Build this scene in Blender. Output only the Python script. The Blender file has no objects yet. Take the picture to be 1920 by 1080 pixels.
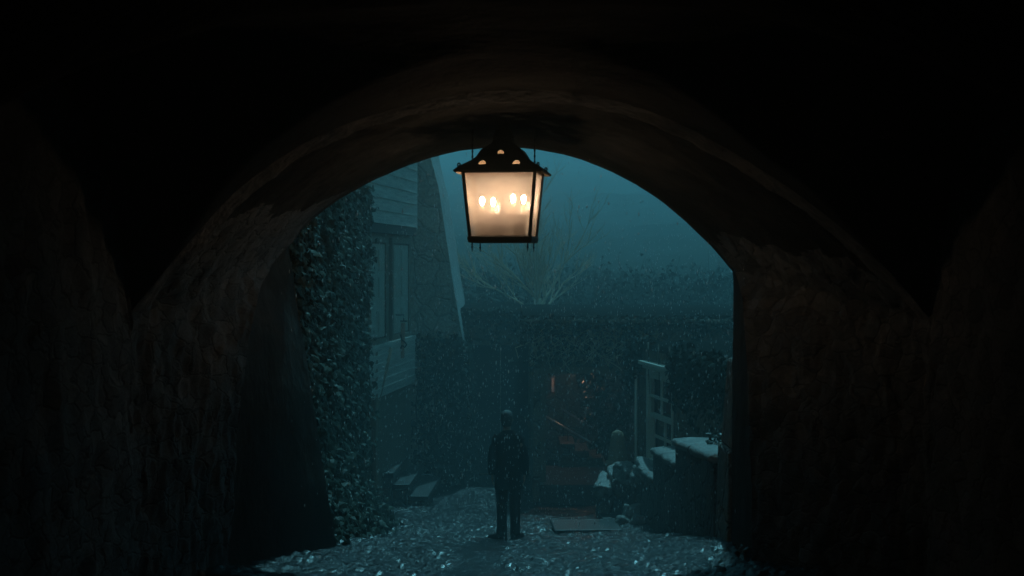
import bpy, bmesh, math, random
import numpy as np
from math import sin, cos, pi, radians, sqrt
from mathutils import Vector, Matrix, noise
random.seed(7); np.random.seed(7)
S = bpy.context.scene
COL = S.collection

# ------------------------------------------------------------------ camera, sky, moonlight, exposure
CZ, HOR, F = 3.9, 490.0, 2667.0          # eye height above the man's feet, horizon line, focal length (1920 wide photo)
cam = bpy.data.cameras.new('camera'); camo = bpy.data.objects.new('camera', cam); COL.objects.link(camo)
camo.location = (0, 0, CZ); camo.rotation_euler = (radians(90), 0, 0)
cam.sensor_width = 36; cam.lens = 50; cam.shift_y = (HOR - 540) / 1920
cam.clip_start = .1; cam.clip_end = 600
cam.dof.use_dof = True; cam.dof.focus_distance = 19.5; cam.dof.aperture_fstop = 2.8
S.camera = camo

SUN_EL, SUN_AZ = radians(63), radians(10)     # ahead of the camera, a little to the right
W = bpy.data.worlds.new('World'); S.world = W; W.use_nodes = True
nt = W.node_tree; bg = nt.nodes['Background']
sky = nt.nodes.new('ShaderNodeTexSky'); sky.sky_type = 'NISHITA'; sky.sun_disc = False
sky.sun_elevation = SUN_EL; sky.sun_rotation = SUN_AZ; sky.ozone_density = 4
mixs = nt.nodes.new('ShaderNodeMix'); mixs.data_type = 'RGBA'; mixs.blend_type = 'MULTIPLY'
mixs.inputs[0].default_value = 1
nt.links.new(sky.outputs[0], mixs.inputs[6]); mixs.inputs[7].default_value = (.27, .94, .90, 1)
nt.links.new(mixs.outputs[2], bg.inputs[0]); bg.inputs[1].default_value = .034

sun = bpy.data.lights.new('moonlight', 'SUN'); suno = bpy.data.objects.new('moonlight', sun); COL.objects.link(suno)
sun.energy = 2.5; sun.angle = radians(1.0); sun.color = (.22, .75, .93)
sd = Vector((sin(SUN_AZ) * cos(SUN_EL), cos(SUN_AZ) * cos(SUN_EL), sin(SUN_EL)))
suno.rotation_euler = sd.to_track_quat('Z', 'Y').to_euler()

S.view_settings.view_transform = 'Standard'; S.view_settings.look = 'None'
S.view_settings.exposure = 0; S.view_settings.gamma = 1
S.render.engine = 'CYCLES'
S.cycles.use_denoising = True
S.cycles.max_bounces = 8; S.cycles.volume_bounces = 1; S.cycles.transparent_max_bounces = 12
S.cycles.sample_clamp_indirect = 4

# ------------------------------------------------------------------ helpers
def P(px, py, Y):
    return Vector(((px - 960) * Y / F, Y, CZ + (HOR - py) * Y / F))

def tag(o, label=None, cat=None, group=None, kind=None):
    if label: o['label'] = label
    if cat: o['category'] = cat
    if group: o['group'] = group
    if kind: o['kind'] = kind
    return o

def thing(name, label, cat, loc=(0, 0, 0), rz=0, group=None):
    o = bpy.data.objects.new(name, None); COL.objects.link(o)
    o.location = loc; o.rotation_euler = (0, 0, rz); o.empty_display_size = .2
    return tag(o, label, cat, group)

class MB:
    def __init__(s): s.v = []; s.f = []; s.sm = []
    def add(s, vs, fs, smooth=False):
        b = len(s.v); s.v += [tuple(x) for x in vs]
        s.f += [tuple(b + i for i in f) for f in fs]; s.sm += [smooth] * len(fs); return s
    def box(s, c, d, rot=None, taper=1.0):
        x, y, z = d[0] / 2, d[1] / 2, d[2] / 2
        vs = [Vector((sx * x * (taper if sz > 0 else 1), sy * y * (taper if sz > 0 else 1), sz * z)) for sz in (-1, 1) for sx, sy in ((-1, -1), (1, -1), (1, 1), (-1, 1))]
        if rot is not None: vs = [rot @ v for v in vs]
        vs = [v + Vector(c) for v in vs]
        return s.add(vs, [(3, 2, 1, 0), (4, 5, 6, 7), (0, 1, 5, 4), (1, 2, 6, 5), (2, 3, 7, 6), (3, 0, 4, 7)])
    def hexa(s, lo, hi):        # two quads, lower and upper, same winding seen from above
        return s.add(list(lo) + list(hi), [(3, 2, 1, 0), (4, 5, 6, 7), (0, 1, 5, 4), (1, 2, 6, 5), (2, 3, 7, 6), (3, 0, 4, 7)])
    def tube(s, path, r, n=8, cap=True, smooth=True):
        path = [Vector(p) for p in path]
        rs = r if isinstance(r, (list, tuple)) else [r] * len(path)
        rings = []; up = Vector((0, 0, 1))
        for i, p in enumerate(path):
            t = (path[min(i + 1, len(path) - 1)] - path[max(i - 1, 0)]).normalized()
            a = t.cross(up) if abs(t.dot(up)) < .95 else t.cross(Vector((0, 1, 0)))
            a.normalize(); b = t.cross(a).normalized()
            rings.append([p + (a * cos(k * 2 * pi / n) + b * sin(k * 2 * pi / n)) * rs[i] for k in range(n)])
        return s.loft(rings, cap, smooth)
    def loft(s, rings, cap=True, smooth=True, closed=True):
        n = len(rings[0]); vs = [v for r in rings for v in r]; fs = []
        for i in range(len(rings) - 1):
            for k in range(n if closed else n - 1):
                k2 = (k + 1) % n
                fs.append((i * n + k, i * n + k2, (i + 1) * n + k2, (i + 1) * n + k))
        if cap and closed:
            fs.append(tuple(range(n - 1, -1, -1))); fs.append(tuple((len(rings) - 1) * n + k for k in range(n)))
        return s.add(vs, fs, smooth)
    def build(s, name, mat, parent=None, bevel=0, recalc=True, loc=None):
        me = bpy.data.meshes.new(name); me.from_pydata(s.v, [], s.f); me.update()
        for p, q in zip(me.polygons, s.sm): p.use_smooth = q
        if recalc:
            bm = bmesh.new(); bm.from_mesh(me); bmesh.ops.recalc_face_normals(bm, faces=bm.faces); bm.to_mesh(me); bm.free()
        o = bpy.data.objects.new(name, me); COL.objects.link(o)
        if mat: me.materials.append(mat)
        if parent: o.parent = parent
        if loc is not None: o.location = loc
        if bevel:
            m = o.modifiers.new('bevel', 'BEVEL'); m.width = bevel; m.segments = 2; m.limit_method = 'ANGLE'
        return o

def grid(rows, name, mat, parent=None, smooth=True):
    """rows: list of lists of Vectors -> open grid mesh"""
    m = MB(); m.loft(rows, cap=False, smooth=smooth, closed=False)
    return m.build(name, mat, parent, recalc=False)

def fbm(p, sc, oct=4):
    return noise.fractal(Vector(p) * sc, 1.0, 2.0, oct)

# ------------------------------------------------------------------ materials
def mat(name, col, rough=.8, col2=None, nscale=4, bump=0, bscale=None, spec=.5, metal=0, stretch=(1, 1, 1), detail=6, coat=0):
    m = bpy.data.materials.new(name); m.use_nodes = True; n = m.node_tree.nodes; l = m.node_tree.links
    b = n['Principled BSDF']; b.inputs['Roughness'].default_value = rough; b.inputs['Metallic'].default_value = metal
    b.inputs['Specular IOR Level'].default_value = spec; b.inputs['Coat Weight'].default_value = coat
    b.inputs['Base Color'].default_value = (*col, 1)
    tc = n.new('ShaderNodeTexCoord'); mp = n.new('ShaderNodeMapping'); mp.inputs['Scale'].default_value = stretch
    l.new(tc.outputs['Object'], mp.inputs[0])
    if col2:
        t = n.new('ShaderNodeTexNoise'); t.inputs['Scale'].default_value = nscale; t.inputs['Detail'].default_value = detail; t.inputs['Roughness'].default_value = .65
        r = n.new('ShaderNodeValToRGB'); r.color_ramp.elements[0].position = .35; r.color_ramp.elements[1].position = .68
        r.color_ramp.elements[0].color = (*col, 1); r.color_ramp.elements[1].color = (*col2, 1)
        l.new(mp.outputs[0], t.inputs[0]); l.new(t.outputs[0], r.inputs[0]); l.new(r.outputs[0], b.inputs['Base Color'])
        rr = n.new('ShaderNodeMapRange'); rr.inputs[3].default_value = max(.05, rough - .15); rr.inputs[4].default_value = min(1, rough + .15)
        l.new(t.outputs[0], rr.inputs[0]); l.new(rr.outputs[0], b.inputs['Roughness'])
    if bump:
        t2 = n.new('ShaderNodeTexNoise'); t2.inputs['Scale'].default_value = bscale or nscale * 3; t2.inputs['Detail'].default_value = 8
        bp = n.new('ShaderNodeBump'); bp.inputs['Strength'].default_value = bump; bp.inputs['Distance'].default_value = .03
        l.new(mp.outputs[0], t2.inputs[0]); l.new(t2.outputs[0], bp.inputs['Height']); l.new(bp.outputs[0], b.inputs['Normal'])
    return m

def rubble_mat(name, c1, c2, mortar, scale=3.2, rough=.85, bump=.7, stretch=(1, 1, 1)):
    """rubble masonry: random stones with recessed mortar"""
    m = bpy.data.materials.new(name); m.use_nodes = True; n = m.node_tree.nodes; l = m.node_tree.links
    b = n['Principled BSDF']; b.inputs['Roughness'].default_value = rough
    tc = n.new('ShaderNodeTexCoord'); mp = n.new('ShaderNodeMapping'); mp.inputs['Scale'].default_value = stretch
    l.new(tc.outputs['Object'], mp.inputs[0])
    nz = n.new('ShaderNodeTexNoise'); nz.inputs['Scale'].default_value = 2.5; nz.inputs['Detail'].default_value = 4
    l.new(mp.outputs[0], nz.inputs[0])
    va = n.new('ShaderNodeVectorMath'); va.operation = 'MULTIPLY_ADD'; va.inputs[1].default_value = (.35, .35, .35)
    l.new(nz.outputs[1], va.inputs[0]); l.new(mp.outputs[0], va.inputs[2])
    v1 = n.new('ShaderNodeTexVoronoi'); v1.feature = 'DISTANCE_TO_EDGE'; v1.inputs['Scale'].default_value = scale
    v2 = n.new('ShaderNodeTexVoronoi'); v2.feature = 'F1'; v2.inputs['Scale'].default_value = scale
    l.new(va.outputs[0], v1.inputs[0]); l.new(va.outputs[0], v2.inputs[0])
    sep = n.new('ShaderNodeSeparateColor'); l.new(v2.outputs['Color'], sep.inputs[0])
    mx = n.new('ShaderNodeMix'); mx.data_type = 'RGBA'; l.new(sep.outputs[0], mx.inputs[0])
    mx.inputs[6].default_value = (*c1, 1); mx.inputs[7].default_value = (*c2, 1)
    fine = n.new('ShaderNodeTexNoise'); fine.inputs['Scale'].default_value = 22; fine.inputs['Detail'].default_value = 8
    l.new(mp.outputs[0], fine.inputs[0])
    mul = n.new('ShaderNodeMix'); mul.data_type = 'RGBA'; mul.blend_type = 'OVERLAY'; mul.inputs[0].default_value = .8
    l.new(mx.outputs[2], mul.inputs[6]); l.new(fine.outputs[0], mul.inputs[7])
    rp = n.new('ShaderNodeValToRGB'); rp.color_ramp.elements[0].position = .015; rp.color_ramp.elements[1].position = .07
    l.new(v1.outputs['Distance'], rp.inputs[0])
    mo = n.new('ShaderNodeMix'); mo.data_type = 'RGBA'; l.new(rp.outputs[0], mo.inputs[0])
    mo.inputs[6].default_value = (*mortar, 1); l.new(mul.outputs[2], mo.inputs[7]); l.new(mo.outputs[2], b.inputs['Base Color'])
    ad = n.new('ShaderNodeMath'); ad.operation = 'MULTIPLY_ADD'; ad.inputs[1].default_value = .45
    l.new(fine.outputs[0], ad.inputs[0]); l.new(rp.outputs[0], ad.inputs[2])
    bp = n.new('ShaderNodeBump'); bp.inputs['Strength'].default_value = bump; bp.inputs['Distance'].default_value = .05
    l.new(ad.outputs[0], bp.inputs['Height']); l.new(bp.outputs[0], b.inputs['Normal'])
    return m

M = dict(
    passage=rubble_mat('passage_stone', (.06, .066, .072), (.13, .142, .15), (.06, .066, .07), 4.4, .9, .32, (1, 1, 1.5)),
    plaster=mat('shade_dark_stone', (.025, .022, .02), .95, (.055, .048, .042), 2.2, .5, 14, stretch=(1, 1, .6), spec=.2),  # for the arch reveal, its shade put into the stone colour
    vault=mat('shade_dark_plaster', (.014, .015, .0155), .98, (.034, .035, .036), 2, .5, 10, spec=.05),  # dark tone holds the shade over the lantern at the arch crown
    rim=mat('rim_stone', (.11, .115, .118), .9, (.22, .225, .228), 5, .8, 16, spec=.1),
    outer=rubble_mat('gatehouse_stone', (.16, .14, .12), (.26, .23, .19), (.12, .11, .10), 2.2),
    iron=mat('black_iron', (.006, .006, .007), .6, (.014, .013, .013), 20, .15, 60, spec=.25),
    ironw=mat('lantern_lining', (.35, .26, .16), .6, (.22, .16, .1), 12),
    cobble=mat('wet_cobble', (.005, .006, .007), .20, (.015, .015, .015), 7, .5, 60, spec=.4),
    flag=mat('wet_flagstone', (.014, .015, .016), .5, (.032, .032, .032), 5, .5, 40, spec=.2),
    slab=mat('wet_slab', (.035, .036, .036), .45, (.075, .075, .072), 6, .3, 30),
    earth=mat('dark_earth', (.03, .035, .025), .95, (.06, .06, .04), 1.5, .5, 8),
    hill=mat('wooded_hill', (.010, .016, .012), .98, (.022, .028, .018), .35, .8, 1.2, spec=.1),
    ivy=mat('ivy_leaf', (.006, .012, .007), .36, (.018, .028, .014), 6, .2, 40, spec=.3),
    ivydark=mat('dark_leaf', (.010, .016, .010), .6, (.028, .036, .022), 6, .2, 40, spec=.12),
    ivymid=mat('ivy_wall_leaf', (.028, .044, .032), .5, (.075, .095, .065), 6, .2, 40, spec=.2),
    leaf=mat('shrub_leaf', (.05, .06, .02), .4, (.12, .10, .035), 5, spec=.5),
    stem=mat('brown_stem', (.07, .05, .035), .85, (.13, .09, .06), 20),
    twig=mat('pale_twig', (.62, .48, .34), .8, (.76, .6, .44), 10),
    wallstone=rubble_mat('garden_wall_stone', (.12, .11, .10), (.2, .18, .16), (.1, .09, .085), 3),
    siding=mat('grey_weatherboard', (.46, .43, .39), .8, (.78, .72, .64), 3, .5, 30, stretch=(.5, .5, 8)),
    siding2=mat('brown_weatherboard', (.16, .13, .10), .75, (.26, .21, .16), 3, .5, 30, stretch=(4, 4, .4)),
    timber=mat('brown_timber', (.20, .13, .085), .7, (.33, .22, .14), 4, .4, 30, stretch=(6, 6, .5)),
    shutter=mat('grey_green_shutter', (.38, .36, .31), .8, (.5, .47, .4), 4, .3, 30, stretch=(6, 6, .5)),
    recess_shade=mat('recess_shade_wood', (.006, .006, .006), .9, (.014, .013, .012), 5, .3, 30, spec=.1),  # near-black, paints the shade of an unlit recess
    darkwood=mat('dark_wood', (.045, .04, .035), .7, (.08, .07, .06), 5, .3, 30),
    tower=rubble_mat('tower_stone', (.42, .36, .29), (.60, .52, .43), (.44, .39, .33), 3, .9, .8),
    render=mat('pale_render', (.30, .31, .30), .85, (.52, .52, .50), 2.5, .4, 12),
    roof=mat('mossy_roof', (.004, .005, .004), .98, (.010, .010, .008), 5, .5, 20, stretch=(1, 4, 1), spec=.02),
    endwall=rubble_mat('brown_masonry', (.18, .13, .095), (.28, .20, .14), (.14, .115, .09), 3.2),
    brick=mat('red_brick', (.09, .05, .04), .7, (.16, .085, .06), 6, .5, 30),
    copestone=mat('wet_coping', (.22, .21, .20), .55, (.38, .36, .33), 5, .8, 22, spec=.5),
    roughcope=mat('rough_wet_stone', (.15, .14, .13), .5, (.42, .40, .37), 7, 1.0, 16, spec=.5),
    sand=mat('sandy_stone', (.30, .20, .13), .8, (.42, .30, .20), 5, .6, 24),
    cream=mat('cream_paint', (.84, .77, .64), .4, (.90, .85, .74), 8, .2, 30),
    steel=mat('galvanised_steel', (.45, .46, .47), .35, (.6, .6, .6), 15, metal=.8),
    glass=mat('dark_glass', (.01, .012, .014), .08, spec=.6),
    coat=mat('black_wool', (.007, .007, .008), .95, (.012, .012, .013), 30, .3, 120, spec=.15),
    trouser=mat('charcoal_cloth', (.014, .014, .016), .85, (.024, .024, .027), 30, .3, 120),
    leather=mat('black_leather', (.012, .011, .01), .35),
    skin=mat('skin', (.45, .27, .19), .55, (.5, .31, .23), 20),
    hair=mat('grey_hair', (.06, .058, .055), .55, (.13, .125, .12), 40, .4, 160, stretch=(1, 1, .2)),
    white=mat('white_collar', (.5, .5, .5), .7),
    pink=mat('faded_pink_paint', (.50, .27, .21), .6, (.62, .36, .28), 10, .2, 30),
)

# ------------------------------------------------------------------ ground profile
_gy = np.array([-40, 0, 6, 11, 12.7, 14.2, 15.2, 16, 17, 18, 19, 20, 21.5, 24, 26, 28, 32, 60, 300.])
_gz = np.array([2.3, 2.1, 1.68, 1.19, 1.085, 1.01, .88, .735, .55, .37, .18, 0, -.09, -.24, -.31, -.34, -.4, -.6, -.6])
def gz(y, x=0):
    g = np.interp(y, _gy, _gz)
    return g + .05 * max(0, (abs(x) - .8)) ** 1.5 * (1 if 12 < y < 24 else 0)

def vor(px, py, sx, sy, seed):
    """jittered-grid Voronoi on arrays: F1, F2-F1 and a cell random"""
    u = px / sx; v = py / sy
    v0 = np.floor(v)
    f1 = np.full(u.shape, 9.); f2 = np.full(u.shape, 9.); cid = np.zeros(u.shape); cx = np.zeros(u.shape); cy = np.zeros(u.shape)
    def h(a, b, k):
        t = np.sin(a * 127.1 + b * 311.7 + k * 74.7 + seed) * 43758.5453
        return t - np.floor(t)
    for dj in (-1, 0, 1):
        j = v0 + dj; off = .5 * np.mod(j, 2)
        u0 = np.floor(u - off)
        for di in (-1, 0, 1):
            i = u0 + di
            qx = i + off + .5 + (h(i, j, 1) - .5) * .62; qy = j + .5 + (h(i, j, 2) - .5) * .55
            dx = u - qx; dy = v - qy
            d = np.sqrt(dx * dx + dy * dy)
            c = h(i, j, 3)
            new = d < f1
            f2 = np.where(new, f1, np.minimum(f2, d))
            cid = np.where(new, c, cid); cx = np.where(new, dx, cx); cy = np.where(new, dy, cy)
            f1 = np.where(new, d, f1)
    return f1, f2 - f1, cid, cx, cy

def road():
    xs = np.arange(-3.5, 3.51, .024); ys = np.concatenate([np.arange(1.0, 9.5, .06), np.arange(9.5, 22, .022), np.arange(22, 30.6, .034)])
    X, Y = np.meshgrid(xs, ys)
    wob = .05 * np.sin(X * 2.3 + Y * 1.1) + .04 * np.sin(Y * 2.9 - X * 1.7)
    f1, e, c, dx, dy = vor(X + wob, Y + wob * .6, .135, .098, 3.1)
    dome = np.clip(e / .34, 0, 1) ** .55
    c2 = np.mod(c * 37.7, 1); c3 = np.mod(c * 91.3, 1)
    h = dome * (.021 + .024 * c) + ((c2 - .5) * .05 * dx + (c3 - .5) * .06 * dy) * dome
    base = np.interp(Y, _gy, _gz)
    sx_ = np.interp(Y, [12.7, 20], [-.36, -.14]); smooth = np.clip((.27 + .05 * np.sin(Y * 5) - np.abs(X - sx_)) / .08, 0, 1) * (Y < 20.2)   # strip of flatter, smoother cobbles
    h = h * (1 - .8 * smooth) + .012 * smooth
    k = np.array([.2, .6, 1, .6, .2])
    base += np.where((Y > 12) & (Y < 24), .05 * np.clip(np.abs(X) - .8, 0, 9) ** 1.5, 0)
    base += .018 * np.sin(X * 1.9 + Y * .8) * np.sin(Y * 1.3 - X * .6) + .012 * np.sin(Y * 3.7 + X * 2.2)
    Z = base + h - .028
    ny, nx = X.shape
    me = bpy.data.meshes.new('road')
    co = np.stack([X, Y, Z], -1).reshape(-1, 3)
    idx = np.arange(ny * nx).reshape(ny, nx)
    q = np.stack([idx[:-1, :-1], idx[:-1, 1:], idx[1:, 1:], idx[1:, :-1]], -1).reshape(-1, 4)
    me.vertices.add(len(co)); me.vertices.foreach_set('co', co.ravel())
    me.loops.add(q.size); me.loops.foreach_set('vertex_index', q.ravel())
    me.polygons.add(len(q)); me.polygons.foreach_set('loop_start', np.arange(0, q.size, 4)); me.polygons.foreach_set('loop_total', np.full(len(q), 4))
    me.polygons.foreach_set('use_smooth', np.ones(len(q), bool))
    me.update(); me.validate()
    o = bpy.data.objects.new('road', me); COL.objects.link(o); me.materials.append(M['cobble'])
    tag(o, 'wet cobbled street sloping down through the arch', kind='structure')
road()
# ground: one big sheet under everything, reaching the horizon
rows = []
for y in [-40, -10, 0, 6, 11, 14, 16, 18, 20, 22, 24, 28, 32, 60, 150, 300]:
    rows.append([Vector((x, y, gz(y) - .12)) for x in (-300, -60, -12, -4, 0, 4, 12, 60, 300)])
tag(grid(rows, 'ground', M['earth']), 'dark earth under and around the street', kind='structure')
# long wooded hill rising away behind the houses
_hy = [31.9, 32.2, 36, 45, 60, 100, 150, 200, 260, 330]; _hz = [.5, 2.7, 3.0, 3.7, 4.9, 8.5, 13.5, 20, 29, 33]
rows = []
for y in np.concatenate([np.concatenate([[31.9, 32.2], np.arange(33, 110, 1.0)]), np.arange(110, 331, 2.5)]):
    k = y / 60
    rows.append([Vector((x * k, y, np.interp(y, _hy, _hz) + (.45 * abs(fbm((x * k, y, 0), .22, 5)) + .2 * fbm((x * k, y, 4), .06, 3)) * min(1, max(0, y - 32.5) / 14) * k ** .6)) for x in np.linspace(-34, 34, 150)])
tag(grid(rows, 'hill', M['hill']), 'dark wooded hill behind the houses', kind='structure')

# ------------------------------------------------------------------ gatehouse
gate = thing('gatehouse', 'dark stone gatehouse with a groin vaulted passage and wide arch over the street', 'gatehouse', (0, 0, 0))
def resample(pts, n):
    d = [0]
    for a, b in zip(pts, pts[1:]): d.append(d[-1] + (b - a).length)
    out = []
    for k in range(n):
        t = d[-1] * k / (n - 1); i = max(0, min(len(d) - 2, int(np.searchsorted(d, t)) - 1))
        s = (t - d[i]) / max(1e-9, d[i + 1] - d[i]); out.append(pts[i].lerp(pts[i + 1], s))
    return out
def smooth_pts(pts, it=2):
    for _ in range(it):
        pts = [pts[0]] + [(pts[i - 1] + pts[i] * 2 + pts[i + 1]) / 4 for i in range(1, len(pts) - 1)] + [pts[-1]]
    return pts
archF = [(540, 466), (566, 430), (604, 396), (640, 371), (700, 338), (760, 312), (810, 295), (860, 283), (920, 276), (945, 275), (1000, 279), (1050, 288), (1100, 302), (1150, 323), (1195, 347), (1240, 377), (1285, 415), (1335, 463), (1375, 510)]
YF = 14.2
farL = [(640, 1075), (622, 980), (601, 850), (580, 710), (560, 590), (548, 505)]
farR = [(1375, 560), (1374, 700), (1373, 850), (1372, 1100)]
NJ, NA, NR = 26, 60, 26
def seq(l, Y): return [P(a, b, Y) for a, b in l]
far = resample(seq(farL + archF[:1], YF), NJ)[:-1] + resample(seq(archF, YF), NA) + resample(seq(archF[-1:] + farR, YF), NR)[1:]
nearL = [(425, 1200), (430, 1000), (440, 850), (456, 715), (472, 610), (488, 540), (520, 478)]
nj = resample([P(a, b, 12.6 + (1.4 if i == 6 else .8 if i == 5 else .25 if i == 4 else 0)) for i, (a, b) in enumerate(nearL)], NJ)[:-1]
archN = [(a - 960, b) for a, b in archF]
na = []
for v in resample(seq(archF, 14.0), NA): na.append(v + Vector((0, 0, .03)))
nr = resample([P(1379, 508, 14.0), P(1392, 560, 13.4), P(1402, 700, 13.05), P(1408, 880, 13), P(1412, 1150, 13)], NR)[1:]
near = nj + na + nr
ringpx = [(240, 1300), (236, 1000), (238, 760), (245, 585), (330, 482), (440, 356), (560, 271), (650, 231), (740, 202), (850, 177), (960, 166), (1080, 172), (1200, 199), (1300, 243), (1400, 300), (1500, 365), (1600, 445), (1680, 520), (1745, 600), (1752, 760), (1754, 1000), (1754, 1300)]
def ring(Y, grow=0):
    l = seq(ringpx[:4], Y); a = seq(ringpx[3:19], Y); r = seq(ringpx[18:], Y)
    c = Vector((.1, Y, 3.4))
    out = resample(l, NJ)[:-1] + smooth_pts(resample(a, NA), 3) + resample(r, NR)[1:]
    if grow: out = [v + (v - c).normalized() * grow for v in out]
    return out
r0 = ring(10.8); r1 = [v + Vector((0, .26, 0)) for v in r0]
r1 = [v + (Vector((.1, v.y, 3.4)) - v).normalized() * (.06 * min(1, max(0, (v.z - 3.3) / .8))) for v in r1]
def disp(v, nrm, amp, sc, st=1.0):
    q = Vector((v.x * sc, v.y * sc, v.z * sc * st))
    d = noise.voronoi(q * 1.3 + Vector((noise.noise(q), noise.noise(q + Vector((5, 0, 0))), 0)) * .5)[0]
    return v + nrm * (amp * (noise.noise(q) + .5 * noise.noise(q * 2.3) + .35 * noise.noise(q * 5.1) + .9 * (min(.35, d[1] - d[0]) - .2)))
def loft_disp(A, B, n, amp, sc, st=1.0, keep=(False, True)):
    rows = []
    for i in range(n + 1):
        t = i / n; rows.append([a.lerp(b, t) for a, b in zip(A, B)])
    out = []
    for i, r in enumerate(rows):
        rr = []
        for k, v in enumerate(r):
            u = r[min(k + 1, len(r) - 1)] - r[max(k - 1, 0)]
            w = rows[min(i + 1, n)][k] - rows[max(i - 1, 0)][k]
            nn = u.cross(w)
            nn = nn.normalized() if nn.length > 1e-9 else Vector((0, 0, 0))
            e = amp * (.4 if v.z > 4.3 else .4 + .6 * min(1, (4.3 - v.z) / .6)) * (.25 if (i == 0 and keep[0]) or (i == n and keep[1]) else 1)
            rr.append(disp(v, nn, e, sc, st))
        out.append(rr)
    return out
def finer(r, m=3): return resample_keep(r, m)
def resample_keep(r, m):
    out = []
    for a, b in zip(r, r[1:]):
        out += [a.lerp(b, k / m) for k in range(m)]
    return out + [r[-1]]
fa, ne, rr0, rr1 = [resample_keep(r, 3) for r in (far, near, r0, r1)]
def merge(rows_list, name, m):
    o = grid(rows_list, name, m, gate); return o
splay = loft_disp(rr1, ne, 80, .045, 4.2, .7)
KA, KB = NJ * 3 + int(NA * 3 * .12), NJ * 3 + int(NA * 3 * .88)  # crown between these takes the darker plaster, lantern-roof shadow painted in
sets = {'jamb_wall': [MB(), MB()], 'arch_soffit': [MB()]}
flat = [v for r in splay for v in r]; nc = len(splay[0]); kind_f = {}
for i in range(len(splay) - 1):
    for k in range(nc - 1):
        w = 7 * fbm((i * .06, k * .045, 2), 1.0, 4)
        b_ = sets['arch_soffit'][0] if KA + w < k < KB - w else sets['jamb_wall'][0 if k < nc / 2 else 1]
        kind_f.setdefault(id(b_), (b_, []))[1].append((i * nc + k, i * nc + k + 1, (i + 1) * nc + k + 1, (i + 1) * nc + k))
for nm, lst in sets.items():
    for b_ in lst:
        fs_ = kind_f[id(b_)][1]; used = sorted({q for f in fs_ for q in f}); ix = {q: n for n, q in enumerate(used)}
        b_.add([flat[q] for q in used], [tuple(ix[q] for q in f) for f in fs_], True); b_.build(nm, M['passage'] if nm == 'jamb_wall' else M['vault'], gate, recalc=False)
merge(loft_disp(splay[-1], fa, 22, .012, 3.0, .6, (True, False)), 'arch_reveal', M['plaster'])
lip = loft_disp(rr0, splay[0], 8, .02, 6.0, 1, (False, True))
lip[-1] = splay[0]
J0, J1 = NJ * 3 - 3, NJ * 3 + NA * 3 - 6
merge([r[J0:J1 + 1] for r in lip], 'arch_rim', M['rim']); merge([r[:J0 + 1] for r in lip], 'jamb_edge', M['passage']); merge([r[J1:] for r in lip], 'jamb_edge', M['passage'])
# groin vault over two bays
rx = [v.x for v in r0[NJ - 1:NJ + NA - 1]]; rz = [v.z for v in r0[NJ - 1:NJ + NA - 1]]
XL, XR = rx[0], rx[-1]; SPR = (rz[0] + rz[-1]) / 2
def z1(x): return float(np.interp(x, rx, rz))
def z2(y):
    t = ((y - 10.8) % 5.8) / 5.8 * 2 - 1
    return SPR + 1.75 * max(0, 1 - abs(t) ** 2.3) ** .62
rows = []
for y in np.arange(-3.7, 10.81, .1):
    rows.append([Vector((x, y, max(z1(x), z2(y)) + .03 * fbm((x, y, 1), 1.2))) for x in np.linspace(XL, XR, 80)])
rows[-1] = [Vector((x, 10.8, z1(x))) for x in np.linspace(XL, XR, 80)]
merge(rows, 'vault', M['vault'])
# the spandrel between ring and vault at the far end (wall over the arch)
for sx, X in ((-1, XL), (1, XR)):
    rows = []
    for y in np.arange(-3.7, 10.81, .1):
        top = z2(y) if y < 10.75 else rz[0 if sx < 0 else -1]
        b = gz(y) - .3
        rows.append([disp(Vector((X, y, b + (top - b) * k / 60)), Vector((-sx, 0, 0)), .05, 4.0, .7) for k in range(61)])
    merge(rows, 'passage_wall', M['passage'])
# outer mass: outer face with the opening, sides, roof, back
m = MB()
n = len(far); box = []
for v in far:
    dx, dz = v.x - 0, v.z - 3.0
    if v.z < 3.0: box.append(Vector((-6.5 if v.x < 0 else 6.5, YF, v.z)))
    else:
        k = max(abs(dx) / 6.5, dz / 6.0); box.append(Vector((dx / k, YF, 3.0 + dz / k)))
m.add(far + box, [(i, i + 1, n + i + 1, n + i) for i in range(n - 1)])
m.box((-5.0, 5.0, 3), (3.0, 18.39, 12)); m.box((5.05, 5.0, 3), (3.0, 18.39, 12))
m.box((0, 5.0, 7.6), (13, 18.39, 3.0)); m.box((0, -4.1, 3), (13, .4, 12))
m.build('outer_wall', M['outer'], gate, recalc=False)
# stepped buttress outside the right jamb
m = MB()
bl = [P(1352, 640, 15.0), P(1346, 800, 15.0), P(1337, 850, 15.0)]
m.hexa([Vector((2.13, 14.22, .4)), Vector((3.2, 14.22, .4)), Vector((3.2, 15.05, .4)), Vector((2.13, 15.05, .4))],
       [Vector((2.17, 14.22, 2.0)), Vector((3.2, 14.22, 2.0)), Vector((3.2, 15.0, 2.0)), Vector((2.17, 15.0, 2.0))])
m.hexa([Vector((2.19, 14.22, 2.0)), Vector((3.2, 14.22, 2.0)), Vector((3.2, 14.95, 2.0)), Vector((2.19, 14.95, 2.0))],
       [Vector((2.24, 14.22, 2.9)), Vector((3.2, 14.22, 2.9)), Vector((3.2, 14.8, 2.9)), Vector((2.24, 14.8, 2.9))])
m.build('buttress', M['outer'], gate, bevel=.03)

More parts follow.
